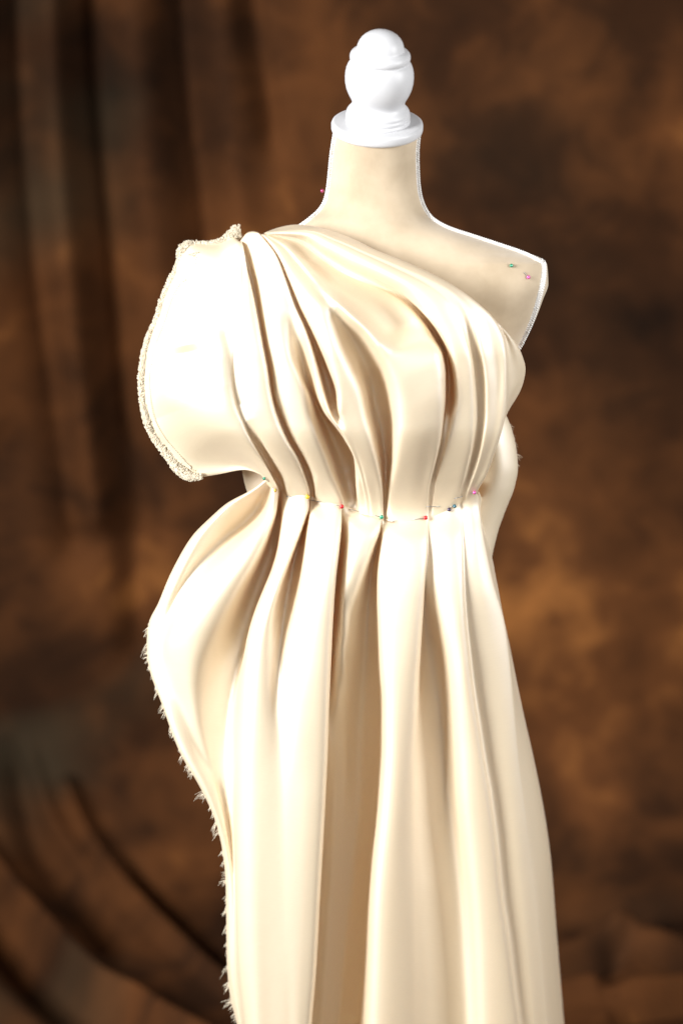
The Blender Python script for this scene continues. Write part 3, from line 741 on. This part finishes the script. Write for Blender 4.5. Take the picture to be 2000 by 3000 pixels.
R7 = [(1347, 1477), (1352, 1602), (1354, 1704), (1359, 1806), (1369, 1908), (1380, 2010), (1395, 2112), (1410, 2214), (1431, 2340), (1449, 2481), (1463, 2621), (1484, 2761), (1501, 2901), (1514, 2993)]
K([22, 50, 58, 58, 55, 52, 48, 44, 42, 40, 38], *R7)
K([14, 40, 38, 32, 26, 24, 22, 20, 20, 20, 20], *[(x + 4 + i * 0.5, y - 2) for i, (x, y) in enumerate(R7)])
K([16, 42, 40, 34, 28, 25, 22, 20, 20, 20, 20], *[(x + 14 + i * 2.2, y - 6) for i, (x, y) in enumerate(R7)])
K([18, 42, 42, 36, 32, 30, 28, 26, 24, 22, 20], (1374, 1462), (1395, 1602), (1412, 1720), (1435, 1850), (1455, 2000), (1470, 2112), (1486, 2240), (1503, 2380), (1522, 2550), (1543, 2750), (1568, 3000))
K([14, 30, 28, 22, 22, 22, 20, 18, 16, 14, 12], (1392, 1448), (1412, 1577), (1437, 1700), (1474, 1832), (1490, 1959), (1501, 2087), (1516, 2240), (1532, 2375), (1547, 2516), (1568, 2700), (1595, 3000))
K([8, 22, 18, 12, 12, 12, 10, 9, 8, 8, 8], (1396, 1446), (1418, 1577), (1444, 1700), (1480, 1832), (1496, 1959), (1508, 2087), (1524, 2240), (1542, 2375), (1560, 2516), (1582, 2700), (1608, 3000))
S9 = [(1412, 1470), (1416, 1510), (1431, 1577), (1441, 1628), (1461, 1730), (1477, 1816), (1492, 1883), (1512, 1985), (1533, 2087), (1556, 2189), (1587, 2340), (1602, 2430), (1613, 2516), (1627, 2691), (1638, 2831), (1652, 3000)]
K([-30, -20, -20, -25, -30, -35, -40, -40, -40], *[(x - 12, y) for x, y in S9])
K([-80, -80, -90, -95, -100, -100, -100, -100, -100], *S9)
K([-180, -200, -230, -240, -250, -260, -270, -280], *[(x - 22, y) for x, y in S9])
# back of the skirt
K([-330, -380, -430, -480, -520], (1330, 1490), (1350, 1700), (1400, 2100), (1450, 2600), (1480, 3000))
K([-380, -420, -500, -540, -560], (1180, 1500), (1180, 1700), (1200, 2100), (1220, 2600), (1240, 3000))
K([-370, -420, -480, -540, -560], (1000, 1490), (1000, 1700), (980, 2100), (960, 2600), (950, 3000))
K([-300, -340, -400, -460, -500], (860, 1470), (830, 1700), (790, 2100), (770, 2600), (770, 3000))
skirt_soft = None
skt, sktA = cloth("skirt", Sk, 320, 8, 'y', 9, 6, skirt_soft, vpow=1.35)

# --- cloth round the side and back of the waist
def build_wrap():
    O = [(1468, 1180), (1480, 1211), (1498, 1258), (1512, 1321), (1516, 1370), (1507, 1424), (1480, 1495), (1458, 1557), (1441, 1628), (1425, 1720)]
    n = 90
    R_ = resample(O, n)
    ys = np.linspace(1180, 1720, n)
    cols = []
    cols.append(np.stack([R_[:, 0] - 110, R_[:, 1], np.full(n, 60.0)], -1))
    cols.append(np.stack([R_[:, 0] - 55, R_[:, 1], np.full(n, 78.0) + 6 * np.sin(np.linspace(0, 6, n))], -1))
    cols.append(np.stack([R_[:, 0] - 14, R_[:, 1], np.full(n, 50.0)], -1))
    cols.append(np.stack([R_[:, 0], R_[:, 1], np.full(n, 5.0)], -1))
    cols.append(np.stack([R_[:, 0] - 30, R_[:, 1], np.full(n, -120.0)], -1))
    cols.append(np.stack([np.full(n, 1250.0), R_[:, 1], np.full(n, -235.0)], -1))
    cols.append(np.stack([np.full(n, 950.0), ys, np.full(n, -220.0)], -1))
    xl = pchip([1180, 1370, 1400, 1435, 1500, 1720], [716, 709, 713, 722, 745, 800], ys)
    cols.append(np.stack([xl + 30, ys, np.full(n, -120.0)], -1))
    cols.append(np.stack([xl, ys, np.full(n, -10.0)], -1))
    cols.append(np.stack([xl + 14, ys, np.full(n, 50.0)], -1))
    cols.append(np.stack([xl + 70, ys, np.full(n, 95.0)], -1))
    A = np.array(cols)
    G = catmull(A, 10)
    W = at(G[..., 0], G[..., 1], G[..., 2])
    uv = np.stack(np.meshgrid(np.linspace(0, 0.8, G.shape[0]), np.linspace(0, 0.2, G.shape[1]), indexing='ij'), -1)
    return grid("back_panel", W, SATIN, dress, uv)
build_wrap()

# --- chenille selvedge on the wing and shoulder
def unit(v): return v / max(np.linalg.norm(v), 1e-9)
edge = resample([(l[0], l[1]) for l in [(700, 660), (686, 662), (671, 676), (644, 699), (606, 708), (548, 706), (520, 733), (519, 765), (500, 804), (473, 865), (450, 938), (423, 1003), (411, 1064), (406, 1114), (410, 1175), (423, 1240), (450, 1294), (488, 1347), (523, 1392), (556, 1408), (592, 1403)]], 300)
cloud = SURF[0]
def surf_d(px, py, rad=7.0, pool=None):
    pool = np.concatenate(SURF) if pool is None else pool
    for r in (rad, rad * 2, rad * 5):
        m = (np.abs(pool[:, 0] - px) < r) & (np.abs(pool[:, 1] - py) < r)
        if m.any():
            q = pool[m]
            return float(q[:, 2].max())
    return 100.0
mb = MB()
ctr = np.array([620.0, 1050.0])
tan = np.gradient(edge, axis=0); tan /= np.linalg.norm(tan, axis=1)[:, None]
inw = np.stack([-tan[:, 1], tan[:, 0]], -1)
flip = np.sign(np.sum(inw * (ctr - edge), axis=1)); inw *= flip[:, None]
BD0 = np.array([[l[0], l[1], l[2] + float(base(np.array([l[0]]), np.array([l[1]]))[0])] for l in Bd[1][2:]])
def edge_d(x, y):
    k = np.argmin((BD0[:, 0] - x) ** 2 + (BD0[:, 1] - y) ** 2)
    return BD0[k, 2]
ed = smooth1(np.array([edge_d(*e) for e in edge]), 0, 30)
widthf = pchip([0, 0.03, 0.06, 0.12, 0.2, 0.24, 0.32, 0.6, 0.8, 0.93, 1.0], [15, 22, 15, 12, 20, 22, 13, 12, 13, 17, 8], np.linspace(0, 1, 300))
core = at(edge[:, 0] + inw[:, 0] * widthf * 0.75, edge[:, 1] + inw[:, 1] * widthf * 0.75, ed + 10)
mb.tube(core, widthf * 0.72 * PX, 10)
for i in range(300):
    for k in range(22):
        w = widthf[i]
        q = rng.uniform(-0.1, 1.9) * w
        tt = rng.uniform(-2, 2)
        x = edge[i, 0] + inw[i, 0] * q + tan[i, 0] * tt
        y = edge[i, 1] + inw[i, 1] * q + tan[i, 1] * tt
        prof = math.sqrt(max(0.0, 1 - (q / w - 0.9) ** 2)) if abs(q / w - 0.9) < 1 else 0
        c = at(x, y, ed[i] + 8 + prof * w * 0.75 + rng.normal(0, 1.5))
        a = unit(rng.normal(size=3)); b_ = unit(np.cross(a, rng.normal(size=3))); c_ = np.cross(a, b_)
        r = rng.uniform(1.2, 2.8) * PX
        mb.ball(c, np.array([a, b_, c_]), (r * 1.9, r * 0.7, r * 0.8), 6, 4)
# row of stitches along the tape inside the selvedge
for i in range(40, 296, 2):
    w = widthf[i]
    q = 2.25 * w + 4
    x = edge[i, 0] + inw[i, 0] * q; y = edge[i, 1] + inw[i, 1] * q
    d = surf_d(x, y, 6, cloud)
    mb.ball(at(x, y, d + 1), np.eye(3), (2.2 * PX, 1.6 * PX, 1.8 * PX), 6, 4)
mb.build("chenille_selvedge", CHENILLE, dress)

# --- frayed raw edges
def fray(name, path, outx, outy, n, lmin, lmax, seed):
    r = np.random.default_rng(seed)
    P = resample(path, 500)
    m = MB()
    i = 0
    clusters = []
    while i < n:
        k = int(np.clip(i / n * 499 + r.normal(0, 6), 0, 499)); c = int(r.integers(2, 9))
        clusters.append((k, c)); i += c
    for k, c in clusters:
        L = r.uniform(lmin, lmax) * (1.0 if r.random() < 0.85 else 1.9)
        ang = r.normal(0, 0.45)
        for _ in range(c):
            x, y, d = P[min(max(k + r.integers(-2, 3), 0), 499)]
            l = L * r.uniform(0.5, 1.2)
            a = ang + r.normal(0, 0.22)
            dx = outx * math.cos(a) - outy * math.sin(a); dy = outx * math.sin(a) + outy * math.cos(a)
            t = np.linspace(0, 1, 6)
            cx = x + 2 + dx * l * t + r.normal(0, 2) * t * t
            cy = y + dy * l * t + l * 0.55 * t * t + r.normal(0, 2) * t * t
            cd = d - 1 + r.normal(0, 3) * t
            m.tube(at(cx, cy, cd), (0.5 * (1 - 0.7 * t) + 0.1) * PX, 4)
    return m.build(name, THREAD, dress)
s0d = [(x, y, float(base(np.array([x]), np.array([y]))[0]) + o) for (x, y, o) in Sk[1]]
fray("frayed_edge", s0d[8:], -0.75, 0.66, 330, 4, 16, 3)
fray("frayed_edge", [(1472, 1222, 8), (1488, 1262, 8), (1502, 1322, 8), (1506, 1370, 8)], 0.75, -0.4, 150, 9, 18, 5)

# ------------------------------------------------------------------ pins
PEARLS = {
    "green": pearl("pearl_green", (0.03, 0.28, 0.16)), "teal": pearl("pearl_teal", (0.02, 0.10, 0.13)),
    "red": pearl("pearl_red", (0.50, 0.01, 0.015)), "yellow": pearl("pearl_yellow", (0.75, 0.50, 0.03)),
    "gold": pearl("pearl_gold", (0.55, 0.33, 0.04)), "purple": pearl("pearl_purple", (0.035, 0.02, 0.06)),
    "pink": pearl("pearl_pink", (0.70, 0.10, 0.38)), "rose": pearl("pearl_rose", (0.42, 0.05, 0.15)),
}
def pin(px, py, colour, label, path, on="cloth", d=None, r=6.2):
    r *= 1.02
    """path: pixels the shaft passes, 'o' on the cloth, 'u' under it"""
    def sd(x, y):
        return surf_d(x, y, 5) if on == "cloth" else float(form_front(np.array([x]), np.array([y]))[0])
    hd = (sd(px, py) if d is None else d) + (r * 0.6 if on != "side" else 0)
    root = empty("pin", tuple(at(px, py, hd)), label, "pin", "pearl headed dressmaking pins")
    m = MB(); m.ball(at(px, py, hd), np.eye(3), (r * PX,) * 3, 20, 12)
    m.build("pin_head", PEARLS[colour], root)
    P = [at(px, py, hd)]
    for x, y, s in path:
        dd = (sd(x, y) if d is None else d) + (1.6 if s == 'o' else -14)
        P.append(at(x, y, dd))
    m = MB(); m.tube(np.array(P), 1.0 * PX, 6)
    m.build("pin_shaft", STEEL, root)

pin(774, 1402, "green", "green pin half tucked under the folded wing, leftmost at the waist", [(781, 1406, 'o'), (787, 1411, 'u')], r=4.5)
pin(806, 1437, "gold", "gold pin on the narrow rolled pleat at the left of the waist", [(801, 1431, 'o'), (797, 1427, 'u')], r=5.0)
pin(901, 1456, "yellow", "bright yellow pin on the second pleat of the waist", [(890, 1456, 'o'), (884, 1455, 'u'), (858, 1455, 'u'), (853, 1456, 'o'), (842, 1455, 'o'), (836, 1455, 'u')])
pin(1001, 1484, "red", "red pin at the edge of a pleat between the yellow and green pins", [(980, 1479, 'o'), (974, 1478, 'u'), (946, 1472, 'u'), (941, 1471, 'o'), (914, 1466, 'o'), (908, 1465, 'u')])
pin(1117, 1515, "green", "green pin at the deep pleat in the middle of the waist", [(1092, 1509, 'o'), (1086, 1507, 'u'), (1053, 1499, 'u'), (1048, 1498, 'o'), (1026, 1492, 'o'), (1020, 1491, 'u')])
pin(1246, 1517, "red", "red pin on the smooth panel right of the waist centre", [(1211, 1522, 'o'), (1204, 1523, 'u'), (1166, 1525, 'u'), (1162, 1526, 'o'), (1143, 1528, 'o'), (1137, 1529, 'u')])
pin(1315, 1493, "purple", "dark purple pin standing just below the teal pin at the waist", [(1310, 1495, 'o'), (1304, 1497, 'u')], r=5.6)
pin(1331, 1483, "teal", "dark teal pin beside the purple pin at the right of the waist", [(1320, 1484, 'o'), (1312, 1484, 'u'), (1291, 1484, 'u'), (1287, 1484, 'o'), (1250, 1484, 'o'), (1244, 1484, 'u')], r=5.6)
pin(1389, 1443, "pink", "pink pin at the last pleat, rightmost at the waist", [(1382, 1446, 'o'), (1376, 1448, 'u'), (1356, 1454, 'u'), (1352, 1455, 'o'), (1332, 1460, 'o'), (1326, 1462, 'u')], r=5.0)
pin(1497, 778, "green", "teal green pin pushed straight into the bare suede shoulder", [(1497, 779, 'u')], on="form", r=5.2)
pin(1547, 812, "pink", "pink pin with its shaft showing on the bare shoulder, nearest the armhole braid", [(1534, 798, 'o'), (1530, 794, 'u')], on="form", r=5.2)
pin(944, 559, "rose", "deep rose pin sticking out of the left side of the neck", [(952, 560, 'o'), (966, 562, 'u')], on="side", d=0, r=5.4)
